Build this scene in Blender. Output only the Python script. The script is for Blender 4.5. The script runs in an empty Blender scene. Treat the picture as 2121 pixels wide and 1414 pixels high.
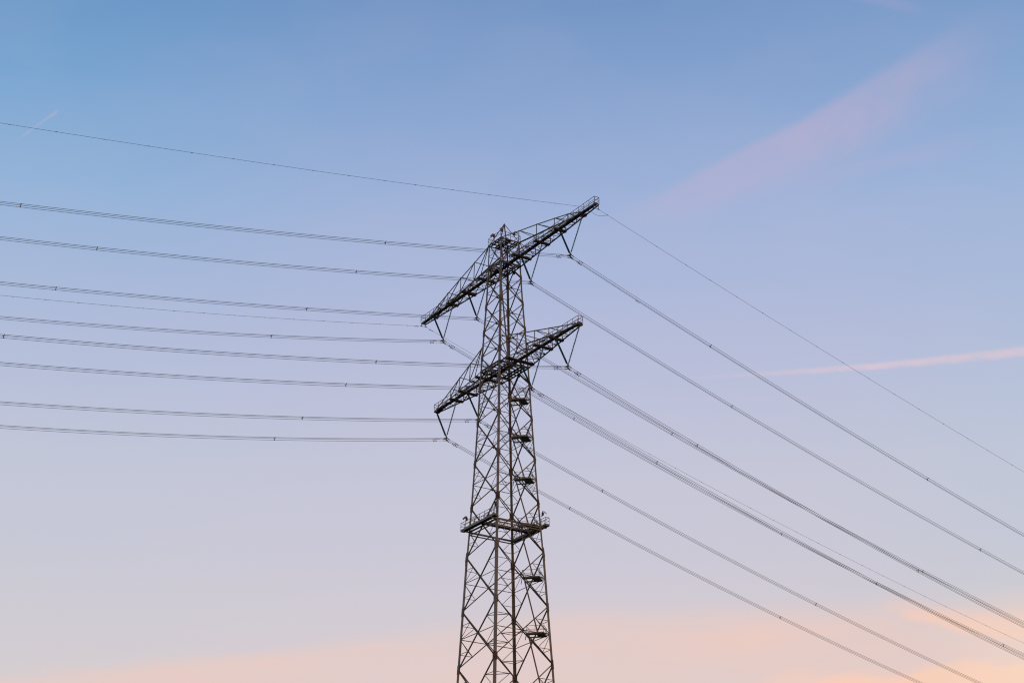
import bpy, math, random
from mathutils import Vector, Matrix, Quaternion
random.seed(7)
scn = bpy.context.scene
col = scn.collection

# ------------------------------------------------------------------ camera
S = 2.5                       # metres per survey unit
EYE = 1.7
CAM_F, PITCH, YAW, ROLL = 3870.0, 0.42225454, 0.0044405, -0.0039992
cd = bpy.data.cameras.new('camera')
cd.sensor_width = 36.0
cd.lens = 36.0 * CAM_F / 2121.0
cd.clip_start = 1.0
cd.clip_end = 60000.0
cam = bpy.data.objects.new('camera', cd)
col.objects.link(cam)
cam.matrix_world = (Matrix.Translation((0, -100.0 * S, EYE)) @ Matrix.Rotation(-YAW, 4, 'Z')
                    @ Matrix.Rotation(math.pi / 2 + PITCH, 4, 'X') @ Matrix.Rotation(ROLL, 4, 'Z'))
scn.camera = cam
scn.view_settings.view_transform = 'Standard'
scn.view_settings.look = 'None'
scn.view_settings.exposure = 0.0
scn.view_settings.gamma = 1.0
scn.cycles.use_denoising = False
scn.cycles.filter_width = 1.15

# ------------------------------------------------------------------ sky (world) and sun
def lin(c):
    return tuple((v / 255 / 12.92 if v <= 10 else ((v / 255 + .055) / 1.055) ** 2.4) for v in c) + (1.0,)

SUN_AZ, SUN_EL = math.radians(150.0), math.radians(4.0)      # azimuth clockwise from +Y
world = bpy.data.worlds.new('World')
scn.world = world
world.use_nodes = True
nt = world.node_tree
nt.nodes.clear()
N, Lk = nt.nodes, nt.links

def sock(x, inp):
    if isinstance(x, (int, float)):
        inp.default_value = x
    else:
        Lk.new(x, inp)

def math_n(op, a, b=None, c=None, clamp=False):
    n = N.new('ShaderNodeMath'); n.operation = op; n.use_clamp = clamp
    for i, x in enumerate((a, b, c)):
        if x is not None: sock(x, n.inputs[i])
    return n.outputs[0]

def smooth(x, e0, e1, a=0.0, b=1.0):
    n = N.new('ShaderNodeMapRange'); n.interpolation_type = 'SMOOTHERSTEP'
    sock(x, n.inputs['Value']); n.inputs['From Min'].default_value = e0; n.inputs['From Max'].default_value = e1
    n.inputs['To Min'].default_value = a; n.inputs['To Max'].default_value = b
    return n.outputs['Result']

def mixc(fac, a, b, mode='MIX'):
    n = N.new('ShaderNodeMix'); n.data_type = 'RGBA'; n.blend_type = mode
    sock(fac, n.inputs[0])
    for x, s in ((a, n.inputs[6]), (b, n.inputs[7])):
        if isinstance(x, tuple): s.default_value = x
        else: Lk.new(x, s)
    return n.outputs[2]

tc = N.new('ShaderNodeTexCoord')
sx = N.new('ShaderNodeSeparateXYZ'); Lk.new(tc.outputs['Generated'], sx.inputs[0])
AZ = math_n('ARCTAN2', sx.outputs[0], sx.outputs[1])
EL = math_n('ARCSINE', sx.outputs[2])

def noise(scale, su, sv, detail=4.0, rough=.55, off=0.0):
    c = N.new('ShaderNodeCombineXYZ')
    Lk.new(math_n('MULTIPLY_ADD', AZ, su, off), c.inputs[0]); Lk.new(math_n('MULTIPLY', EL, sv), c.inputs[1])
    n = N.new('ShaderNodeTexNoise'); n.noise_dimensions = '2D'
    n.inputs['Scale'].default_value = scale; n.inputs['Detail'].default_value = detail
    n.inputs['Roughness'].default_value = rough
    Lk.new(c.outputs[0], n.inputs['Vector'])
    return n.outputs['Fac']

ramp = N.new('ShaderNodeValToRGB')
ELMAX = 1.6
stops = [(0.0, (226, 192, 168)), (.12, (228, 204, 190)), (.2416, (219, 208, 211)), (.283, (211, 205, 214)), (.308, (206, 203, 217)),
         (.347, (200, 201, 218)), (.398, (189, 194, 220)), (.44, (178, 188, 220)), (.489, (164, 182, 219)),
         (.542, (141, 169, 212)), (.603, (117, 151, 199)), (.75, (86, 124, 182)), (1.57, (58, 92, 150))]
cr = ramp.color_ramp
while len(cr.elements) < len(stops): cr.elements.new(0.5)
for e, (p, c) in zip(cr.elements, stops):
    e.position = p / ELMAX; e.color = lin(c)
Lk.new(math_n('DIVIDE', EL, ELMAX, clamp=True), ramp.inputs[0])
sky = ramp.outputs[0]
# clearer, more cyan air towards the left, a little towards the right
sky = mixc(math_n('MULTIPLY', smooth(AZ, .0, -.33), smooth(EL, .36, .56, .22, 1.0)), sky, (.77, .99, 1.0, 1), 'MULTIPLY')
sky = mixc(smooth(AZ, .12, .34), sky, (.92, 1.0, 1.0, 1), 'MULTIPLY')

def streak(p0, p1, up, dn, fade, amp, nz):
    """soft band along p0-p1 (azimuth, elevation); up/dn = (half width at p0, at p1) above and below"""
    dx, dy = p1[0] - p0[0], p1[1] - p0[1]; L = math.hypot(dx, dy); dx /= L; dy /= L
    a = math_n('SUBTRACT', AZ, p0[0]); b = math_n('SUBTRACT', EL, p0[1])
    t = math_n('DIVIDE', math_n('ADD', math_n('MULTIPLY', a, dx), math_n('MULTIPLY', b, dy)), L)
    d = math_n('SUBTRACT', math_n('MULTIPLY', b, dx), math_n('MULTIPLY', a, dy))
    d = math_n('ADD', d, math_n('MULTIPLY', math_n('SUBTRACT', nz, .5), amp))
    tcl = math_n('MAXIMUM', math_n('MINIMUM', t, 1.3), -.2)
    wu = math_n('MULTIPLY_ADD', tcl, up[1] - up[0], up[0])
    wd_ = math_n('MULTIPLY_ADD', tcl, dn[1] - dn[0], dn[0])
    m1 = smooth(math_n('DIVIDE', d, wu), 0.0, 1.0, 1.0, 0.0)
    m2 = smooth(math_n('DIVIDE', d, wd_), -1.0, 0.0, 0.0, 1.0)
    f = math_n('MULTIPLY', smooth(t, fade[0], fade[1]), smooth(t, fade[2], fade[3], 1.0, 0.0))
    return math_n('MULTIPLY', math_n('MULTIPLY', m1, m2), f), t

nz_soft = noise(9.0, 1.0, 2.4, 4.0)
nz_fine = noise(60.0, 1.0, 1.6, 5.0, .6, 3.1)
nz_band = noise(7.0, 1.0, 4.5, 5.0, .55, 1.7)
# streaks in the plume follow its own slope
c_ = N.new('ShaderNodeCombineXYZ')
Lk.new(math_n('ADD', math_n('MULTIPLY', AZ, .94), math_n('MULTIPLY', EL, .34)), c_.inputs[0])
Lk.new(math_n('MULTIPLY', math_n('SUBTRACT', math_n('MULTIPLY', EL, .94), math_n('MULTIPLY', AZ, .34)), 3.2), c_.inputs[1])
n_ = N.new('ShaderNodeTexNoise'); n_.noise_dimensions = '2D'; n_.inputs['Scale'].default_value = 8.0; n_.inputs['Detail'].default_value = 7.0
n_.inputs['Roughness'].default_value = .58; n_.inputs['Distortion'].default_value = .4; Lk.new(c_.outputs[0], n_.inputs['Vector'])
nz_wisp = n_.outputs['Fac']
# faint unevenness of the air
sky = mixc(smooth(nz_soft, .3, .75, 0.0, .045), sky, lin((214, 200, 216)))
# cirrus plume, upper right
m, t = streak((.095, .4955), (.287, .5665), (.008, .009), (.024, .050), (-.30, .35, .60, 1.25), .014, nz_wisp)
sky = mixc(math_n('MULTIPLY', m, math_n('MULTIPLY_ADD', nz_wisp, .75, -.05), clamp=True), sky, lin((212, 183, 207)))
m, t = streak((.16, .497), (.30, .515), (.006, .010), (.006, .012), (-.1, .4, .6, 1.1), .012, nz_soft)
sky = mixc(math_n('MULTIPLY', m, .14), sky, lin((200, 178, 214)))
m, t = streak((.215, .597), (.262, .583), (.004, .004), (.006, .006), (-.3, .2, .6, 1.2), .006, nz_soft)
sky = mixc(math_n('MULTIPLY', m, .22), sky, lin((176, 170, 212)))
# two contrails
m, t = streak((.133, .4005), (.2955, .4003), (.0018, .0044), (.0018, .0044), (-.35, .60, 1.6, 2.2), .0018, nz_fine)
sky = mixc(math_n('MULTIPLY', m, math_n('MULTIPLY_ADD', nz_fine, .6, .14)), sky, lin((242, 206, 208)))
m, t = streak((-.2925, .5105), (-.2696, .5296), (.0009, .0015), (.0009, .0015), (-.1, .35, .9, 1.04), .0016, nz_fine)
sky = mixc(math_n('MULTIPLY', m, math_n('MULTIPLY', nz_fine, .45)), sky, lin((214, 182, 198)))
nz_bank = noise(5.0, 1.0, 6.0, 6.0, .6, 9.3)
# low bank of pink cloud
edge = math_n('MINIMUM', math_n('MULTIPLY_ADD', AZ, .145, .2800), math_n('MULTIPLY_ADD', AZ, -.02, .287))
edge = math_n('MULTIPLY_ADD', math_n('SUBTRACT', nz_band, .5), .014, edge)
d = math_n('SUBTRACT', edge, EL)
bank = smooth(math_n('DIVIDE', d, smooth(AZ, -.2, .15, .8, 1.5)), -.003, .016)
bank = math_n('MULTIPLY', bank, smooth(d, .02, .20, 1.0, .45))
bank = math_n('MULTIPLY', bank, math_n('MULTIPLY_ADD', nz_bank, 1.4, .04), clamp=True)
sky = mixc(bank, sky, lin((236, 206, 197)))
# orange wisps, lower right
m, t = streak((.208, .2755), (.278, .2560), (.009, .016), (.004, .008), (-.25, .4, .7, 1.6), .016, nz_wisp)
sky = mixc(math_n('MULTIPLY', m, math_n('MULTIPLY_ADD', nz_wisp, .9, .15), clamp=True), sky, lin((252, 208, 186)))
edge2 = math_n('MULTIPLY_ADD', math_n('SUBTRACT', nz_wisp, .5), .030, math_n('MULTIPLY_ADD', AZ, .02, .2368))
m = math_n('MULTIPLY', smooth(math_n('SUBTRACT', edge2, EL), -.004, .007), smooth(AZ, .10, .19))
sky = mixc(math_n('MULTIPLY', m, .85), sky, lin((254, 210, 184)))
m = math_n('MULTIPLY', smooth(AZ, .20, .31), smooth(EL, .30, .235))
sky = mixc(math_n('MULTIPLY', m, .45), sky, lin((252, 226, 206)))

# afterglow round the low sun, behind the camera
dt = N.new('ShaderNodeVectorMath'); dt.operation = 'DOT_PRODUCT'; Lk.new(tc.outputs['Generated'], dt.inputs[0])
dt.inputs[1].default_value = (math.sin(SUN_AZ), math.cos(SUN_AZ), .1)
sky = mixc(math_n('MULTIPLY', smooth(dt.outputs['Value'], .1, 1.0), smooth(EL, .75, .05)), sky, (1.0, .56, .26, 1))
nish = N.new('ShaderNodeTexSky'); nish.sky_type = 'NISHITA'; nish.sun_disc = False
nish.sun_elevation = SUN_EL; nish.sun_rotation = SUN_AZ
nish.air_density = 1.0; nish.dust_density = .6; nish.ozone_density = 1.5
b1 = N.new('ShaderNodeBackground'); Lk.new(sky, b1.inputs[0]); b1.inputs[1].default_value = 1.01
b2 = N.new('ShaderNodeBackground'); Lk.new(nish.outputs[0], b2.inputs[0]); b2.inputs[1].default_value = 0.05
mx = N.new('ShaderNodeMixShader'); mx.inputs[0].default_value = 0.04
Lk.new(b1.outputs[0], mx.inputs[1]); Lk.new(b2.outputs[0], mx.inputs[2])
wo = N.new('ShaderNodeOutputWorld'); Lk.new(mx.outputs[0], wo.inputs[0])

sd = bpy.data.lights.new('sun', 'SUN'); sd.energy = 0.35; sd.angle = math.radians(2.0); sd.color = (1.0, .66, .40)
so = bpy.data.objects.new('sun', sd); col.objects.link(so)
sdir = Vector((math.sin(SUN_AZ) * math.cos(SUN_EL), math.cos(SUN_AZ) * math.cos(SUN_EL), math.sin(SUN_EL)))
so.rotation_euler = (-sdir).to_track_quat('-Z', 'Y').to_euler()
so.location = sdir * 400

# ------------------------------------------------------------------ materials
def material(name, c, c2=None, rough=.55, metal=0.0, scale=1.2, wear=.5, bump=0.0):
    m = bpy.data.materials.new(name); m.use_nodes = True
    t = m.node_tree; b = t.nodes['Principled BSDF']
    b.inputs['Roughness'].default_value = rough; b.inputs['Metallic'].default_value = metal
    if c2 is None:
        b.inputs['Base Color'].default_value = c + (1,)
    else:
        g = t.nodes.new('ShaderNodeNewGeometry')
        n = t.nodes.new('ShaderNodeTexNoise'); n.inputs['Scale'].default_value = scale
        n.inputs['Detail'].default_value = 6; n.inputs['Roughness'].default_value = .65
        t.links.new(g.outputs['Position'], n.inputs['Vector'])
        r = t.nodes.new('ShaderNodeValToRGB')
        r.color_ramp.elements[0].position = .5 - wear * .3; r.color_ramp.elements[0].color = c + (1,)
        r.color_ramp.elements[1].position = .5 + wear * .3; r.color_ramp.elements[1].color = c2 + (1,)
        t.links.new(n.outputs['Fac'], r.inputs[0]); t.links.new(r.outputs[0], b.inputs['Base Color'])
        if bump:
            bp = t.nodes.new('ShaderNodeBump'); bp.inputs['Strength'].default_value = bump
            t.links.new(n.outputs['Fac'], bp.inputs['Height']); t.links.new(bp.outputs[0], b.inputs['Normal'])
    return m

M = dict(
    steel=material('weathered_steel', (.078, .057, .035), (.175, .138, .094), .55, 0, .5, .9),
    leg=material('leg_steel', (.115, .097, .066), (.205, .175, .128), .5, 0, .35, .9),
    rust=material('rusty_steel', (.062, .027, .013), (.12, .055, .026), .8, 0, 1.6, .8),
    deck=material('deck_steel', (.055, .038, .022), (.10, .072, .045), .7, 0, .9, .8),
    rail=material('rail_steel', (.15, .105, .065), (.21, .155, .10), .5, 0, .8, .8),
    glass=material('green_insulator_glass', (.004, .078, .068), (.006, .10, .088), .2, 0, 3, .5),
    metal=material('clamp_metal', (.075, .042, .028), (.13, .08, .055), .5, .2, 4, .8),
    wire=material('aluminium_cable', (.06, .055, .06), (.09, .085, .09), .55, .3, .6, .8),
    dark=material('lamp_housing', (.012, .012, .014), (.02, .02, .022), .5, 0, 3, .5),
    red=material('red_lamp_glass', (.42, .02, .015), (.5, .03, .02), .15, 0, 3, .5),
    panel=material('solar_cell', (.012, .016, .045), (.018, .022, .06), .25, 0, 6, .5),
    orange=material('orange_box_paint', (.45, .13, .03), (.55, .18, .05), .5, 0, 5, .5),
    back=material('panel_backing', (.62, .46, .34), (.7, .55, .42), .5, 0, 4, .5),
    grass=material('meadow_grass', (.028, .045, .014), (.06, .075, .025), .95, 0, .05, .9, .3),
    concrete=material('footing_concrete', (.22, .21, .19), (.32, .31, .29), .85, 0, .8, .8),
)

# ------------------------------------------------------------------ geometry helpers
A0 = -0.21124403
def adir(az): return Vector((math.sin(az), -math.cos(az), 0))
AR = (adir(A0) - adir(A0 - math.pi / 2)).normalized()      # along the cross-arms (towards the right tip)
WD = (adir(A0 + math.pi / 2) - adir(A0)).normalized()      # along the line, away from the camera
Z = Vector((0, 0, 1))
def P(s, w, h):
    v = (AR * s + WD * w + Z * h) * S
    v.z += EYE
    return v

class MB:
    def __init__(self): self.v = []; self.f = []
    def _add(self, pts, faces):
        o = len(self.v); self.v += [tuple(p) for p in pts]; self.f += [tuple(i + o for i in f) for f in faces]
    @staticmethod
    def frame(p, q, u, v=None):
        d = (q - p).normalized(); u = Vector(u); u = u - d * u.dot(d)
        if u.length < 1e-5: u = d.orthogonal()
        u.normalize(); w = d.cross(u)
        if v is not None and w.dot(Vector(v)) < 0: w = -w
        return d, u, w
    def prism(self, p, q, prof):
        n = len(prof)
        pts = [p + a for a in prof] + [q + a for a in prof]
        fs = [(i, (i + 1) % n, n + (i + 1) % n, n + i) for i in range(n)] + [tuple(range(n))[::-1], tuple(range(n, 2 * n))]
        self._add(pts, fs)
    def bar(self, p, q, u=Z, a=.1, b=.1):                       # rectangular bar, full sizes a (along u) and b
        p, q = Vector(p), Vector(q); d, u, w = self.frame(p, q, u)
        self.prism(p, q, [u * a / 2 + w * b / 2, -u * a / 2 + w * b / 2, -u * a / 2 - w * b / 2, u * a / 2 - w * b / 2])
    def ang(self, p, q, u, v, a=.2, t=.03):                      # L section, corner on p-q, flanges along u and v
        p, q = Vector(p), Vector(q); d, u, w = self.frame(p, q, u, v)
        self.prism(p, q, [Vector(), u * a, u * a + w * t, u * t + w * t, u * t + w * a, w * a])
    def tube(self, pts, r, n=6):
        pts = [Vector(p) for p in pts]; o = len(self.v); k = len(pts)
        for i, p in enumerate(pts):
            d = (pts[min(i + 1, k - 1)] - pts[max(i - 1, 0)]).normalized()
            u = d.cross(Z); u = d.orthogonal() if u.length < 1e-4 else u
            u.normalize(); w = d.cross(u)
            for j in range(n):
                c = 2 * math.pi * j / n; self.v.append(tuple(p + (u * math.cos(c) + w * math.sin(c)) * r))
        for i in range(k - 1):
            for j in range(n):
                a = o + i * n + j; b = o + i * n + (j + 1) % n; self.f.append((a, b, b + n, a + n))
        self.f.append(tuple(o + j for j in range(n))[::-1]); self.f.append(tuple(o + (k - 1) * n + j for j in range(n)))
    def lathe(self, p, d, prof, n=12):                           # prof: (distance along d, radius)
        p = Vector(p); d = Vector(d).normalized(); u = d.orthogonal().normalized(); w = d.cross(u); o = len(self.v)
        for x, r in prof:
            for j in range(n):
                c = 2 * math.pi * j / n; self.v.append(tuple(p + d * x + (u * math.cos(c) + w * math.sin(c)) * r))
        for i in range(len(prof) - 1):
            for j in range(n):
                a = o + i * n + j; b = o + i * n + (j + 1) % n; self.f.append((a, b, b + n, a + n))
        self.f.append(tuple(o + j for j in range(n))[::-1]); self.f.append(tuple(o + (len(prof) - 1) * n + j for j in range(n)))
    def plate(self, pts, nrm, t):                                # flat polygon with thickness t
        pts = [Vector(p) for p in pts]; nrm = Vector(nrm).normalized() * t / 2; n = len(pts)
        self._add([p + nrm for p in pts] + [p - nrm for p in pts],
                  [tuple(range(n)), tuple(range(n, 2 * n))[::-1]] + [(i, n + i, n + (i + 1) % n, (i + 1) % n) for i in range(n)])
    def build(self, name, mat, parent=None, origin=None, smooth=False):
        me = bpy.data.meshes.new(name)
        o_ = Vector(origin) if origin is not None else Vector((0, 0, 0))
        me.from_pydata([tuple(Vector(v) - o_) for v in self.v], [], self.f); me.materials.append(M[mat]); me.update()
        if smooth:
            for p in me.polygons: p.use_smooth = True
        o = bpy.data.objects.new(name, me); col.objects.link(o)
        if parent is not None: o.parent = parent
        return o

def thing(name, loc, label, cat, group=None):
    o = bpy.data.objects.new(name, None); col.objects.link(o); o.location = loc; o.empty_display_size = .5
    o['label'] = label; o['category'] = cat
    if group: o['group'] = group
    return o

# ------------------------------------------------------------------ ground
g = MB(); R_ = 22000.0; ring = [Vector((R_ * math.cos(i * math.pi / 24), R_ * math.sin(i * math.pi / 24), 0)) for i in range(48)]
g._add(ring, [tuple(range(48))])
go = g.build('ground', 'grass'); go['kind'] = 'structure'; go['label'] = 'flat dark grass meadow under the tower'

# ------------------------------------------------------------------ the tower
H = [51.35, 49.733, 48.923, 47.228, 45.559, 43.976, 42.048, 39.881, 37.39, 34.75, 31.849, 28.721, 25.51, 21.9, 18.0, 13.6, 8.9, 4.2, -.60]
KN = [(52, .87), (51.35, .91), (49.733, .99), (47.228, 1.095), (45.559, 1.225), (43.106, 1.392), (42.048, 1.462), (39.881, 1.577),
      (37.39, 1.738), (34.75, 1.92), (31.849, 2.137), (28.721, 2.345), (25.51, 2.565), (-.7, 4.38)]
def rad(h):
    for (h1, r1), (h0, r0) in zip(KN, KN[1:]):
        if h >= h0: return r0 + (r1 - r0) * (h - h0) / (h1 - h0) + (.03 if h > 48 else .055 if h > 31.9 else .075)
    return KN[-1][1]
def hb(h): return rad(h) / math.sqrt(2)
CORN = dict(N=(1, -1), R=(1, 1), F=(-1, 1), L=(-1, -1))
def C(k, h): b = hb(h); s, w = CORN[k]; return P(s * b, w * b, h)
FACES = [('L', 'N', -WD), ('N', 'R', AR), ('R', 'F', WD), ('F', 'L', -AR)]
H_UB, H_LB = 49.733, 43.106

tower = thing('transmission_tower', (0, 0, 0), 'tall grey-brown steel lattice pylon with two cross-arms and a ring walkway', 'pylon')

# legs
for k, (sg, wg) in CORN.items():
    m = MB(); u, v = AR * -sg, WD * -wg
    for h1, h0 in zip(H, H[1:]):
        big = h1 <= 31.9
        out = (AR * sg + WD * wg) * (.05 if big else 0)
        m.ang(C(k, h1) + out, C(k, h0) + out, u, v, .34 if big else (.26 if h1 < 50 else .17), .035)
    top = 31.849 + .32                                          # heavier lower section laps up past its splice
    o2 = (AR * sg + WD * wg) * .085
    m.ang(C(k, 31.4) + o2, C(k, top) + o2, u, v, .34, .03)
    m.build('leg', 'leg', tower)
    fp = C(k, -.62); f = MB(); f.bar(Vector((fp.x, fp.y, -.3)), Vector((fp.x, fp.y, .55)), AR, 1.8, 1.8)
    f.bar(Vector((fp.x, fp.y, .55)), Vector((fp.x, fp.y, .7)), AR, 1.3, 1.3)
    f.build('footing', 'concrete', tower)

# gusset plates
RUSTY = {34.75: 'NRL', 25.51: 'NR'}
for h in H[2:-1]:
    for k, (sg, wg) in CORN.items():
        m = MB(); c = C(k, h); sc = .8 + .25 * min(1, (50 - h) / 25)
        up = (C(k, h + .2) - C(k, h - .2)).normalized()
        for inw, nrm in ((AR * -sg, WD * wg), (WD * -wg, AR * sg)):
            c0 = c + nrm * .032 + (AR * sg + WD * wg) * (.05 if h < 31.9 else 0)
            m.plate([c0 + up * .62 * sc - inw * .02, c0 + up * .5 * sc + inw * .42 * sc, c0 - up * .5 * sc + inw * .42 * sc, c0 - up * .62 * sc - inw * .02], nrm, .028)
        r_ = k in RUSTY.get(h, '')
        g_ = m.build('gusset_plate', 'rust' if r_ else 'steel', tower)
        if r_: g_['label'] = 'rust-brown gusset plate'

# cross bracing, one X per face and panel, its thin redundants as a sub-part
def lerp(a, b, t): return a + (b - a) * t
for i, (h1, h0) in enumerate(zip(H, H[1:])):
    arm_panel = i == 1
    for ka, kb, nrm in FACES:
        if arm_panel and (ka, kb) in (('L', 'N'), ('R', 'F')): continue
        a1, b1, a0, b0 = C(ka, h1), C(kb, h1), C(ka, h0), C(kb, h0)
        t = rad(h1) / (rad(h1) + rad(h0)); hx = h1 + (h0 - h1) * t
        X = lerp(a1, b0, t); ma, mb_ = C(ka, hx), C(kb, hx)
        size = .10 if i == 0 else (.15 if h1 < 40 else .13)
        m = MB(); inw = -nrm; side = (b1 - a1).normalized()
        m.ang(a1 + nrm * .005, b0 + nrm * .005, Z, nrm, size, .022)
        m.ang(b1 - nrm * .03, a0 - nrm * .03, Z, inw, size, .022)
        if i >= 2: m.plate([X + Z * .26, X + side * .26, X - Z * .26, X - side * .26], nrm, .03)
        br = m.build('cross_brace', 'steel', tower)
        if i >= 2:
            q = MB(); th = .085 if h1 > 30 else .10; tk = .05
            q.bar(ma, X - nrm * .05, Z, th, tk); q.bar(X - nrm * .05, mb_, Z, th, tk)
            for corner, mid in ((a1, ma), (a0, ma), (b1, mb_), (b0, mb_)):
                if h1 > 42.5: continue
                Q = lerp(corner, X, .5); lq = lerp(corner, mid, .5)
                q.bar(lq, Q, Z, th * .75, tk * .8); q.bar(mid, Q, Z, th * .75, tk * .8)
            q.build('sub_bracing', 'steel', br)
        elif i == 0:
            q = MB(); q.bar(ma, mb_, Z, .06, .05); q.build('sub_bracing', 'steel', br)
# ties across the corners of the lower panels
for i, (h1, h0) in enumerate(zip(H, H[1:])):
    if h1 > 29 or h0 < 12: continue
    t = rad(h1) / (rad(h1) + rad(h0))
    for (ka, kb, n1), (kb2, kc, n2) in zip(FACES, FACES[1:] + FACES[:1]):
        for ha, hz in ((h1, h0), (h0, h1)):
            tt = t if ha == h1 else 1 - t; m = MB()
            X1 = lerp(C(kb, ha), C(ka, hz), tt); X2 = lerp(C(kb, ha), C(kc, hz), tt)
            m.bar(lerp(C(kb, ha), X1, .5), lerp(C(kb, ha), X2, .5), Z, .09, .06)
            m.build('corner_tie', 'steel', tower)
# knee braces under the cross-arms
for ht, hn in ((H_UB, H[2]), (H_LB, H[6])):
    for ka, kb, nrm in (FACES[0], FACES[2]):
        mid = lerp(C(ka, ht), C(kb, ht), .5) - Z * .12
        m = MB()
        for k in (ka, kb):
            m.ang(mid, C(k, hn) - nrm * .04, Z, -nrm, .17, .03)
            m.bar(mid - nrm * .12, C(k, hn) - nrm * .14, Z, .10, .05)
        side = (C(kb, ht) - C(ka, ht)).normalized()
        m.plate([mid + Z * .1 + side * .4, mid + Z * .1 - side * .4, mid - Z * .5 - side * .2, mid - Z * .5 + side * .2], nrm, .03)
        m.build('knee_brace', 'steel', tower)

# handrails: posts, knee rail and top rail along a poly-line
def rail(pts, parent, h=1.03, step=1.25, r=.045, toe=False):
    m = MB(); pts = [Vector(p) for p in pts]
    for a, b in zip(pts, pts[1:]):
        L = (b - a).length; n = max(1, round(L / step)); d = (b - a).normalized()
        for i in range(n + 1):
            p = lerp(a, b, i / n); m.bar(p, p + Z * h, d, r * 1.1, r * 1.1)
        m.bar(a + Z * h, b + Z * h, Z, r * 1.25, r * 1.25); m.bar(a + Z * h * .52, b + Z * h * .52, Z, r * .85, r * .85)
        if toe: m.bar(a + Z * .09, b + Z * .09, Z, .15, .02)
    return m.build('handrail', 'rail', parent)

# cross-arms
def crossarm(hbot, Lt, wt, htop_att, tops, send, hang, label):
    b = hb(hbot); bt = hb(htop_att)
    def wbot(s): s = abs(s); return b if s < b else b + (wt - b) * (s - b) / (Lt - b)
    m = MB()
    for w in (-1, 1):
        for s0, s1 in ((-Lt, -b), (-b, b), (b, Lt)):
            m.ang(P(s0, w * wbot(s0), hbot), P(s1, w * wbot(s1), hbot), Z * -1, WD * -w, .14, .03)
    for s in (-Lt, Lt):
        m.bar(P(s, -wt, hbot), P(s, wt, hbot), Z, .11, .05); m.bar(P(s * .985, -wt, hbot - .05), P(s * .985, wt, hbot - .05), Z, .06, .12)
    for s in (-b, b): m.bar(P(s, -b, hbot - .02), P(s, b, hbot - .02), Z, .22, .12)
    arm = m.build('crossarm', 'steel', tower); arm['label'] = label
    nodes = [(b, htop_att)] + tops
    for sg in (-1, 1):
        def wtop(s): return bt + (wbot(send) - bt) * (s - bt) / (send - bt)
        web = MB()
        for w in (-1, 1):
            tc_ = MB(); pts = [P(sg * bt, w * bt, htop_att)] + [P(sg * s, w * wtop(s), h) for s, h in tops]
            for p, q in zip(pts, pts[1:]): tc_.ang(p, q, Z * -1, WD * -w, .16, .028)
            tc_.build('top_chord', 'steel', arm)
            for i, (s, h) in enumerate(tops[:-1]):
                web.bar(P(sg * s, w * wtop(s), h), P(sg * s, w * wbot(s), hbot), AR, .10, .08)
            for (s0, h0_), (s1, h1_) in zip([(bt, htop_att)] + tops[:-1], tops):
                if s1 != tops[-1][0]:
                    web.bar(P(sg * s0, w * wtop(s0), h0_), P(sg * s1, w * wbot(s1), hbot), WD, .11, .07)
            s1 = tops[0][0]; sm = (s1 + b) / 2
            web.bar(P(sg * bt, w * bt, htop_att), P(sg * sm, w * wbot(sm), hbot), WD, .10, .06)
        for s, h in tops[:-1]:
            web.bar(P(sg * s, -wtop(s), h), P(sg * s, wtop(s), h), Z, .10, .07)
        web.build('web_bracing', 'steel', arm)
        # bottom plane lattice
        bb = MB(); n = max(6, round((Lt - b) / .78)); ss = [b + (Lt * .985 - b) * i / n for i in range(n + 1)]
        for i, (s0, s1) in enumerate(zip(ss, ss[1:])):
            if i: bb.bar(P(sg * s0, -wbot(s0), hbot - .02), P(sg * s0, wbot(s0), hbot - .02), Z, .10, .08)
            sm = (s0 + s1) / 2
            for w in (-1, 1):
                bb.bar(P(sg * s0, w * wbot(s0), hbot - .03), P(sg * sm, w * .115, hbot - .03), Z, .07, .06)
                bb.bar(P(sg * sm, w * .115, hbot - .03), P(sg * s1, w * wbot(s1), hbot - .03), Z, .07, .06)
        bb.build('bottom_bracing', 'steel', arm)
        for s in hang:
            hm = MB(); w_ = wbot(s) + .02; dp = .30 if s < Lt - .3 else .16
            hm.bar(P(sg * s - .055, -w_, hbot - .055), P(sg * s - .055, w_, hbot - .055), Z, dp, .10)
            hm.bar(P(sg * s + .055, -w_, hbot - .055), P(sg * s + .055, w_, hbot - .055), Z, dp, .10)
            hm.bar(P(sg * s, -.05, hbot - .09), P(sg * s, .05, hbot - .09), Z, dp, .30)
            hm.build('hanger_beam', 'rust' if (hbot < 45 and s == hang[0] and sg > 0) else 'deck', arm)
        # walkway deck and its two handrails
        ww = .115; dk = MB(); s0 = b * .35
        def ed(s): return min(ww, wbot(s))
        k = 0; s = s0
        while s < Lt - .02:
            e = min(s + .42, Lt)
            dk._add([P(sg * x, w * (ed(x) - .012), hbot + z) for z in (.055, .085) for x, w in ((s + .004, -1), (e - .004, -1), (e - .004, 1), (s + .004, 1))],
                    [(0, 1, 2, 3), (4, 5, 6, 7), (0, 1, 5, 4), (1, 2, 6, 5), (2, 3, 7, 6), (3, 0, 4, 7)])
            s = e
        for w in (-1, 1): dk.bar(P(sg * s0, w * ww, hbot + .062), P(sg * Lt, w * ed(Lt), hbot + .062), Z, .10, .035)
        walk = dk.build('walkway', 'deck', arm)
        for w in (-1, 1):
            rail([P(sg * b * 1.1, w * (ww + .012), hbot + .05), P(sg * Lt, w * (wt + .01), hbot + .05)], walk, h=.98)
        rail([P(sg * (Lt + .005), -wt, hbot + .05), P(sg * (Lt + .005), wt, hbot + .05)], walk, h=.98)
    return arm

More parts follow.
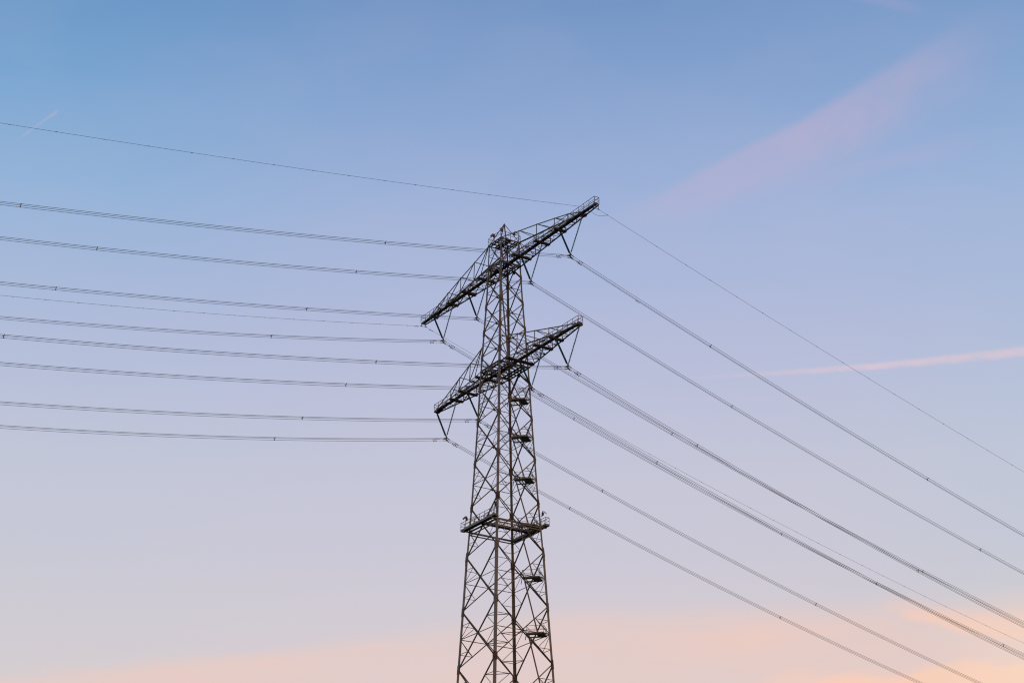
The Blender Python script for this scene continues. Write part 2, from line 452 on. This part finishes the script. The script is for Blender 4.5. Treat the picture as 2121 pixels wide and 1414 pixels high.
UP_HANG = (1.893, 4.042, 5.908, 8.119); LO_HANG = (1.641, 4.028, 5.36, 7.634)
crossarm(H_UB, 9.523, .152, 51.35, [(2.465, 51.01), (4.19, 50.71), (5.87, 50.375), (7.12, 50.12), (8.28, 49.76)], 8.28, UP_HANG, 'longer upper cross-arm')
crossarm(H_LB, 7.724, .147, 44.69, [(2.54, 44.30), (4.06, 43.95), (5.28, 43.67), (7.70, 43.12)], 7.70, LO_HANG, 'shorter lower cross-arm with straight sloping top chords')

# grated floors inside the tower at both cross-arms and the top
def floor(h, name, gap=.30, rails=False, nb=6, grow=0.0):
    b = hb(h) + grow; m = MB()
    for k in range(nb + 1):
        s = -b + 2 * b * k / nb; m.bar(P(s, -b, h), P(s, b, h), Z, .16, .07)
    for w in (-b, 0, b): m.bar(P(-b, w, h - .02), P(b, w, h - .02), Z, .14, .08)
    n = 9
    for k in range(n):
        w0 = -b + 2 * b * k / n; w1 = w0 + 2 * b / n * (1 - gap)
        if k % 4 == 2: continue
        m._add([P(s, w, h + z) for z in (.036, .05) for s, w in ((-b, w0), (b, w0), (b, w1), (-b, w1))],
               [(0, 1, 2, 3), (4, 5, 6, 7), (0, 1, 5, 4), (1, 2, 6, 5), (2, 3, 7, 6), (3, 0, 4, 7)])
    o = m.build(name, 'deck', tower)
    if rails: rail([P(b, -b, h + .05), P(b, b, h + .05), P(-b, b, h + .05), P(-b, -b, h + .05), P(b, -b, h + .05)], o, step=1.6)
    return o
floor(H_UB + .02, 'arm_floor', .38, nb=5)
floor(H_LB + .02, 'arm_floor', .34, nb=6)
floor(51.30, 'top_platform', .30, rails=True, nb=4, grow=.03)
# peak
m = MB(); apex = P(0, 0, 52.68)
for k, (sg, wg) in CORN.items():
    m.ang(C(k, 51.35), apex + (AR * sg + WD * wg) * .06, AR * -sg, WD * -wg, .12, .02)
m.plate([apex + AR * .18 - Z * .12, apex + AR * .1 + Z * .08, apex - AR * .1 + Z * .08, apex - AR * .18 - Z * .12], WD, .05)
m.build('peak', 'steel', tower)

# ring walkway on two faces, joined by a bridge
hx = lambda h1, h0: h1 + (h0 - h1) * rad(h1) / (rad(h1) + rad(h0))
HR = hx(34.75, 31.849) + .10; br_ = hb(HR)
def deckbox(m, s0, s1, w0, w1, h, t=.05):
    m._add([P(s, w, h + z) for z in (-.01, .02) for s, w in ((s0 + .01, w0 + .01), (s1 - .01, w0 + .01), (s1 - .01, w1 - .01), (s0 + .01, w1 - .01))],
           [(0, 1, 2, 3), (4, 5, 6, 7), (0, 1, 5, 4), (1, 2, 6, 5), (2, 3, 7, 6), (3, 0, 4, 7)])
    for (a, b) in (((s0, w0), (s1, w0)), ((s1, w0), (s1, w1)), ((s1, w1), (s0, w1)), ((s0, w1), (s0, w0))):
        m.bar(P(a[0], a[1], h - .03), P(b[0], b[1], h - .03), Z, .30, .05)
m = MB(); E_ = .30
deckbox(m, -br_ - E_, br_ + E_, -br_ - .37, -br_ - .12, HR)
deckbox(m, -br_ - E_, br_ + E_, br_ + .12, br_ + .37, HR)
deckbox(m, -.02, .26, -br_ - .12, br_ + .12, HR + .004)
for sg in (-1, 1):
    for w in (-1, 1): m.bar(P(sg * br_, w * (br_ - .2), HR - .12), P(sg * br_, w * (br_ + .37), HR - .12), Z, .2, .12)
ringw = m.build('ring_walkway', 'leg', tower)
for w in (-1, 1):
    a, b = w * (br_ + .36), w * (br_ + .13); e = br_ + E_ - .01
    rail([P(-.1, b, HR), P(-e, b, HR), P(-e, a, HR), P(e, a, HR), P(e, b, HR), P(.4, b, HR)], ringw)
for s in (-.01, .25): rail([P(s, -br_ - .1, HR), P(s, br_ + .1, HR)], ringw)
for w in (-1, 1):      # heavy horizontals that carry it
    for dz in (-.16, -.34):
        mm = MB(); mm.bar(P(-br_, w * br_, HR + dz), P(br_, w * br_, HR + dz), Z, .16, .08); mm.build('horizontal_strut', 'steel', tower)
for s in (-1, 1):
    for dz in (-.16, -.30):
        mm = MB(); mm.bar(P(s * br_, -br_, HR + dz), P(s * br_, br_, HR + dz), Z, .16, .08); mm.build('horizontal_strut', 'steel', tower)

# rest platforms along one diagonal, with the ladders between them
DR = (AR + WD).normalized(); DF = (WD - AR).normalized()
def PD(a, b, h):
    v = (DR * a + DF * b + Z * h) * S; v.z += EYE; return v
levels = []
for h1, h0 in zip(H[6:], H[7:]):
    h = hx(h1, h0) + .03; r = rad(h)
    if h0 < -.5: break
    levels.append((h, r - 1.24))
    m = MB(); a0, a1, b0, b1 = r - 1.24, r - .28, -.45, .45; am = a0 + .52
    for a, b in (((a0, b0), (a1, b0)), ((a1, b0), (a1, b1)), ((a1, b1), (a0, b1)), ((a0, b1), (a0, b0)), ((am, b0), (am, b1))):
        m.bar(PD(a[0], a[1], h), PD(b[0], b[1], h), Z, .20, .06)
    def box(x0, x1, y0, y1):
        m._add([PD(x, y, h + z) for z in (-.028, .028) for x, y in ((x0, y0), (x1, y0), (x1, y1), (x0, y1))],
               [(0, 1, 2, 3), (4, 5, 6, 7), (0, 1, 5, 4), (1, 2, 6, 5), (2, 3, 7, 6), (3, 0, 4, 7)])
    box(am, a1, b0, b1); box(a0, am, b0, b0 + .34)
    for bb in (b0 + .1, b1 - .1): m.bar(PD(a1, bb, h), PD(r - .02, bb * .1, h), Z, .1, .06)
    m.bar(PD(a0, b0, h - .02), PD(a0 - .16, b0 + .45, h - .25), Z, .1, .08)
    rp = m.build('rest_platform', 'leg', tower)
    rail([PD(a0, b0, h), PD(a1, b0, h), PD(a1, b1, h), PD(a0, b1, h), PD(a0, b0, h)], rp, step=1.15, r=.038)
def ladder(p, q, side, w=.42):
    m = MB(); d = (q - p); n = int(d.length / .3)
    for s in (-1, 1): m.bar(p + side * s * w / 2, q + side * s * w / 2, DR, .14, .05)
    for i in range(1, n): c = lerp(p, q, i / n); m.bar(c - side * w / 2, c + side * w / 2, Z, .03, .03)
    m.build('ladder', 'rail', tower)
ladder(PD(.05, .25, H_LB), PD(levels[0][1] + .70, .2, levels[0][0]), DF)
for (ha, aa), (hb_, ab) in zip(levels, levels[1:]):
    ladder(PD(aa + .0, .3, ha - .05), PD(ab + .54, .2, hb_), DF)
ladder(PD(levels[-1][1] + .12, .3, levels[-1][0]), PD(levels[-1][1] + 1.0, .2, -.6), DF)
ladder(PD(-.28, .1, H_UB - .1), PD(.26, .1, H_LB + .05), DF)
ladder(PD(-.2, .0, 51.3), PD(.0, .0, H_UB), DF)

# ------------------------------------------------------------------ insulators (one V per phase)
def string_mesh(L):
    m = MB(); prof = [(0, .03), (.12, .03)]
    n = 32; a, b = .16, L - .22; st = (b - a) / n
    for i in range(n):
        x = a + i * st; prof += [(x, .055), (x + st * .30, .058), (x + st * .46, .138), (x + st * .62, .142), (x + st * .68, .07), (x + st * .98, .05)]
    prof += [(b, .04)]
    m.lathe((0, 0, 0), (0, 0, 1), prof[2:], 14)
    f = MB(); f2 = MB(); f.lathe((0, 0, 0), (0, 0, 1), [(0, .022), (.03, .055), (.1, .05), (.16, .065), (.17, .03)], 8)
    f2.lathe((0, 0, 0), (0, 0, 1), [(L - .23, .03), (L - .22, .065), (L - .10, .055), (L, .03)], 8)
    return m, (f, f2)

WIRES = {
 'u1R': ([3.7333, -5.7715, 47.5937], [0.32925, 0.00096, -0.00113], [9.898, 26.69]),
 'u2R': ([1.5466, -2.391, 47.5942], [0.32352, 0.00103, -0.00097], [14.684, 35.147]),
 'u3R': ([-1.6661, 2.5757, 47.5948], [0.31444, 0.00104, -0.00075], [14.632, 35.786]),
 'u4R': ([-3.8093, 5.8891, 47.5885], [0.32139, 0.00121, -0.00057], [9.829, 26.807, 47.281]),
 'l1R': ([3.5016, -5.4134, 40.9193], [0.32369, 0.00133, -0.00096], [8.88, 25.54]),
 'l2R': ([1.5287, -2.3634, 40.9168], [0.31485, 0.00122, -0.00063], [8.767, 25.575]),
 'l3R': ([-1.5396, 2.3802, 40.9182], [0.31438, 0.00132, -0.00064], [8.892, 25.618]),
 'l4R': ([-3.5288, 5.4554, 40.9174], [0.31433, 0.00142, -0.0006], [9.019, 25.764]),
 'u1L': ([3.7333, -5.7715, 47.594], [0.21657, 0.00092, 0.00016], [11.913, 31.382]),
 'u2L': ([1.5466, -2.391, 47.594], [0.21731, 0.00103, 0.00016], [11.457, 26.108]),
 'u3L': ([-1.6661, 2.5757, 47.5942], [0.20736, 0.00094, 4e-05], [11.432, 26.059]),
 'u4L': ([-3.8093, 5.8891, 47.5935], [0.23022, 0.0014, 0.00025], [11.69, 31.3]),
 'l1L': ([3.5016, -5.4134, 40.9187], [0.2219, 0.00123, 0.00017], [12.033, 31.326]),
 'l2L': ([1.5287, -2.3634, 40.9187], [0.21991, 0.00123, 0.00014], [11.827, 31.4]),
 'l3L': ([-1.5396, 2.3802, 40.9187], [0.2182, 0.00128, 0.00011], [11.504, 31.2]),
 'l4L': ([-3.5288, 5.4554, 40.9185], [0.2215, 0.00144, 0.00012], [11.388, 31.0]),
 'g1R': ([5.2585, -7.8532, 49.4718], [0.3035, 0.00063, -0.00053], [4.02, 6.13, 7.821, 9.708, 11.657, 13.7, 15.7, 17.7, 19.7, 21.7, 23.7, 25.7, 27.674, 29.336, 31.369, 33.4, 35.4]),
 'g2R': ([-5.0066, 8.0162, 49.5581], [0.30566, 0.00106, -0.00035], [13.6, 15.6, 17.581, 19.7, 21.9, 24.0, 26.176, 28.2, 30.2, 32.2, 34.2, 36.251, 38.2, 40.2, 42.2, 44.2, 46.2, 48.2, 50.2, 52.107]),
 'g1L': ([5.0066, -8.0162, 49.4526], [0.17646, 0.00054, -0.00042], [2.62, 4.7, 6.9, 9.2, 11.47, 13.351, 15.425, 17.467, 19.6, 21.8, 24.0, 26.2, 28.424, 30.74, 32.956]),
 'g2L': ([-5.2585, 7.8532, 49.5337], [0.20558, 0.00103, 1e-05], [1.02, 3.024, 4.985, 6.956, 8.953, 10.91, 12.861, 14.8, 16.7, 18.6, 20.529, 22.456, 24.375, 26.23, 28.2]),
}
def wpt(key, t, off=(0, 0)):
    a, q, _ = WIRES[key]; sg = 1 if key[2] == 'R' else -1
    d = WD * math.cos(q[2]) + AR * math.sin(q[2])
    v = (Vector(a) + d * sg * t + AR * off[0] + Z * (off[1] - q[0] * t + q[1] * t * t)) * S
    v.z += EYE
    return v
TR, TL = 118.0, 78.0
def ts(T, near=1.5): return [T * (i / 60.0) ** 1.35 for i in range(1, 61)]

BUN = [(-.08, .045), (.08, .045), (0.0, -.09)]
PHASES = [
 ('u1', UP_HANG[2:], 1, H_UB, 'under the upper cross-arm near its right tip'),
 ('u2', UP_HANG[:2], 1, H_UB, 'under the upper cross-arm just right of the tower'),
 ('u3', UP_HANG[:2], -1, H_UB, 'under the upper cross-arm just left of the tower'),
 ('u4', UP_HANG[2:], -1, H_UB, 'under the upper cross-arm near its left tip'),
 ('l1', LO_HANG[2:], 1, H_LB, 'under the lower cross-arm at its right tip'),
 ('l2', LO_HANG[:2], 1, H_LB, 'meeting at the right leg under the lower cross-arm'),
 ('l3', LO_HANG[:2], -1, H_LB, 'meeting at the left leg under the lower cross-arm'),
 ('l4', LO_HANG[2:], -1, H_LB, 'under the lower cross-arm at its left tip'),
]
for key, hang, sg, hbot, where in PHASES:
    att = Vector(WIRES[key + 'R'][0]); vh = 49.60 - .0 if hbot > 45 else 42.988 - .0
    base = att * S + Z * EYE
    node = (att + Z * .15) * S + Z * EYE
    ins = thing('insulator_pair', base, 'V-shaped pair of dark green insulators ' + where, 'insulator', 'V-shaped insulator pairs under the cross-arms')
    for s in (sg * hang[0], sg * hang[1]):
        top = P(s, 0, vh); sv = AR * (1 if s > sg * sum(hang) / 2 else -1)
        bot = node + sv * .13 + Z * .12
        d = bot - top; L = d.length
        sm, fm = string_mesh(L); q = d.to_track_quat('Z', 'X')
        o = sm.build('insulator_string', 'glass', ins, smooth=False); o.location = top - base; o.rotation_mode = 'QUATERNION'; o.rotation_quaternion = q
        [f.build('end_fitting', 'metal', o) for f in fm]
        k = MB(); k.bar(top + Z * .3, top, AR, .06, .10); k.build('hanger_link', 'metal', ins, origin=base)
    y = MB(); y.plate([node + AR * .20 + Z * .16, node - AR * .20 + Z * .16, node - AR * .08 - Z * .16, node + AR * .08 - Z * .16], WD, .06)
    pr = base + Z * (.045 * S); lo = base + Z * (-.09 * S)
    y.bar(node - Z * .12, pr + Z * .12, AR, .07, .05)
    y.plate([pr + Z * .16, pr - AR * .24 + Z * .03, pr - AR * .12 - Z * .08, lo + AR * -.05, lo + AR * .05, pr + AR * .12 - Z * .08, pr + AR * .24 + Z * .03], WD, .05)
    y.build('yoke_plate', 'metal', ins, origin=base)
    for ou, oz in BUN:
        c = base + (AR * ou + Z * oz) * S
        cl = MB()
        for side, kk in ((1, 'R'), (-1, 'L')):
            cl.tube([c + Z * .02, wpt(key + kk, .10, (ou, oz)), wpt(key + kk, .19, (ou, oz))], .062, 6)
        cl.bar(c + Z * .16, c - Z * .06, AR, .07, .16)
        cl.build('suspension_clamp', 'metal', ins, origin=base)

    # conductors
    side_word = {'u1': 'hung from the right end of the upper cross-arm', 'u2': 'hung from the upper cross-arm just right of the tower',
                 'u3': 'hung from the upper cross-arm just left of the tower', 'u4': 'hung from the left end of the upper cross-arm',
                 'l1': 'hung from the right end of the lower cross-arm', 'l2': 'hung from the lower cross-arm beside the right tower leg',
                 'l3': 'hung from the lower cross-arm beside the left tower leg', 'l4': 'hung from the left end of the lower cross-arm'}[key]
    bun = thing('conductor_bundle', base, 'bundle of three power lines ' + side_word, 'power line', 'three-wire power line bundles strung through the tower')
    for ou, oz in BUN:
        pts = [wpt(key + 'L', t, (ou, oz)) for t in reversed(ts(TL))] + [base + (AR * ou + Z * oz) * S] + [wpt(key + 'R', t, (ou, oz)) for t in ts(TR)]
        c = MB(); c.tube(pts, .025, 5); c.build('conductor', 'wire', bun, origin=base)
    for kk in 'RL':
        sp = list(WIRES[key + kk][2]); T = TR if kk == 'R' else TL
        while sp[-1] + 18 < T - 2: sp.append(sp[-1] + 18.2)
        for t in sp:
            c0 = wpt(key + kk, t); m = MB()
            tg = (wpt(key + kk, t + .1) - wpt(key + kk, t - .1)).normalized()
            m.lathe(c0 - tg * .05, tg, [(0, .05), (.1, .05)], 8)
            for ou, oz in BUN:
                e = wpt(key + kk, t, (ou, oz)); m.bar(c0, e, tg, .06, .045)
                m.lathe(e - tg * .09, tg, [(0, .04), (.05, .055), (.13, .055), (.18, .04)], 6)
            m.build('spacer', 'metal', bun, origin=base)
    if key not in ('u2', 'u3'):
        dl = []
        for (ou, oz), tr, tl in zip(BUN, (.60, .68, .62), (.78, .66, .80)):
            dl += [('R', tr, ou, oz), ('L', tl, ou, oz)]
        if key == 'u1': dl.append(('R', 4.65, 0.0, -.09))
        for kk, t, ou, oz in dl:
            c0 = wpt(key + kk, t, (ou, oz)); tg = (wpt(key + kk, t + .1, (ou, oz)) - c0).normalized()
            m = MB(); dn = c0 - Z * .10
            m.bar(c0 + Z * .03, dn - Z * .02, tg, .07, .05); m.tube([dn - tg * .24, dn, dn + tg * .24], .012, 5)
            for s in (-1, 1): m.lathe(dn + tg * s * .17 - Z * .01, tg * s, [(0, .03), (.02, .05), (.13, .055), (.16, .03)], 8)
            m.build('vibration_damper', 'metal', bun, origin=base)

# ------------------------------------------------------------------ earth wires
for gk, sg, lab in (('g1', 1, 'single thin earth wire fixed to the right tip of the upper cross-arm'),
                    ('g2', -1, 'single thin earth wire fixed to the left tip of the upper cross-arm')):
    aL = wpt(gk + 'L', 0); aR = wpt(gk + 'R', 0); base = (aL + aR) / 2
    ew = thing('earth_wire', base, lab, 'earth wire', 'single earth wires at the tips of the upper cross-arm')
    c = MB(); c.tube([wpt(gk + 'L', t) for t in reversed(ts(TL))] + [aL, aR] + [wpt(gk + 'R', t) for t in ts(TR)], .019, 5)
    c.build('cable', 'wire', ew, origin=base)
    for a in (aL, aR):
        m = MB(); top = Vector((a.x, a.y, P(0, 0, H_UB).z - .03))
        m.bar(top, a - Z * .05, AR, .08, .05); m.bar(a - WD * .2, a + WD * .2, Z, .10, .07)
        m.build('clamp', 'metal', ew, origin=base)
    for kk in 'RL':
        for t in WIRES[gk + kk][2]:
            c0 = wpt(gk + kk, t); tg = (wpt(gk + kk, t + .05) - c0).normalized()
            m = MB(); m.lathe(c0 - tg * .15, tg, [(0, .02), (.08, .042), (.22, .042), (.30, .02)], 6)
            m.build('wire_marker', 'metal', ew, origin=base)
    if gk == 'g2':
        for kk in 'RL':
            c0 = wpt(gk + kk, .38); tg = (wpt(gk + kk, .5) - c0).normalized(); dn = c0 - Z * .09; m = MB()
            m.bar(c0 + Z * .03, dn - Z * .02, tg, .07, .05); m.tube([dn - tg * .24, dn + tg * .24], .012, 5)
            for s in (-1, 1): m.lathe(dn + tg * s * .17, tg * s, [(0, .03), (.02, .05), (.13, .055), (.16, .03)], 8)
            m.build('vibration_damper', 'metal', ew, origin=base)
    else:                                                        # slack jumper loop to the arm
        e = wpt('g1R', .62); s0 = P(8.75, .19, H_UB - .08); pts = []
        for i in range(15):
            u = i / 14; p = lerp(s0, e, u); p = p - Z * (4 * .40 * u * (1 - u) * (1.25 - .5 * u)); pts.append(p)
        m = MB(); m.tube(pts, .022, 5); m.lathe(e - Z * .06, Z, [(0, .05), (.12, .05)], 6); m.build('jumper', 'wire', ew, origin=base)

# ------------------------------------------------------------------ obstruction lights and the orange box
def lamp(p, out, label, anchor=None, tilt=.7):
    t = thing('obstruction_light', p, label, 'warning light', 'small solar warning lights on the tower railings')
    out = Vector(out).normalized(); side = Z.cross(out).normalized()
    b = MB(); b.bar(p - Z * .05, p + Z * .14, out, .09, .09); b.bar(p + Z * .10, p + Z * .16, out, .34, .26)
    if anchor is not None: b.bar(p + Z * .06, anchor, Z, .07, .07)
    b.build('bracket', 'steel', t, origin=p)
    b = MB(); b.lathe(p + Z * .16, Z, [(0, .14), (.06, .17), (.26, .16), (.34, .10)], 10); b.build('housing', 'dark', t, origin=p)
    b = MB(); b.lathe(p + Z * .50, Z, [(0, .07), (.07, .085), (.15, .07), (.20, .03)], 10); b.build('lamp_dome', 'red', t, origin=p, smooth=True)
    c = p + out * .34 + Z * .46; dn = (out * math.cos(tilt) - Z * math.sin(tilt)); n = side.cross(dn).normalized()
    if n.z < 0: n = -n
    b = MB(); b.plate([c - dn * .30 - side * .27, c - dn * .30 + side * .27, c + dn * .30 + side * .27, c + dn * .30 - side * .27], n, .03)
    pn = b.build('panel_frame', 'back', t, origin=p)
    b = MB(); b.plate([c + n * .020 - dn * .28 - side * .25, c + n * .020 - dn * .28 + side * .25, c + n * .020 + dn * .28 + side * .25, c + n * .020 + dn * .28 - side * .25], n, .008)
    b.build('solar_cells', 'panel', pn, origin=p)
    b = MB(); b.bar(p + Z * .3, c, Z, .05, .05); b.build('panel_arm', 'steel', t, origin=p)
bt = hb(51.35) * .66; ht = 51.35 + .34 * 1.33 + .03       # clamped to the four peak legs
lamp(P(-bt, -bt, ht), -DR, 'warning light left of the tower peak with pale panel back turned left')
lamp(P(bt, -bt, ht), -DF, 'warning light with dark panel on the near leg of the tower peak')
lamp(P(bt, bt, ht), DR, 'warning light right of the tower peak, dark housing and pale panel')
lamp(P(-bt, bt, ht), DF, 'warning light on the far leg of the tower peak, half hidden by steel')
hr = HR + .41; wr = br_ + .36
lamp(P(-br_ + .33, -wr, hr - .02), -DR, 'warning light on the left part of the ring walkway railing, beside the left leg')
lamp(P(br_ + .26, -wr + .10, hr + .03), -DF, 'warning light with dark blue panel in front of the near leg above the ring walkway', P(br_, -br_, hr + .02))
lamp(P(br_ + .14, wr - .33, hr + .10), DR, 'warning light with red dome beside the right leg above the ring walkway', P(br_, br_, hr + .10))
p = P(7.02, .13, H_LB + .26)
bx = thing('junction_box', p, 'small orange box on the railing at the right tip of the lower cross-arm', 'box')
m = MB(); m.bar(p - Z * .17, p + Z * .17, AR, .24, .18); m.build('case', 'orange', bx, origin=p)
m = MB(); m.bar(p - Z * .3, p - Z * .17, AR, .05, .05); m.bar(p + Z * .17, p + Z * .21, AR, .28, .22); m.build('mounting', 'steel', bx, origin=p)
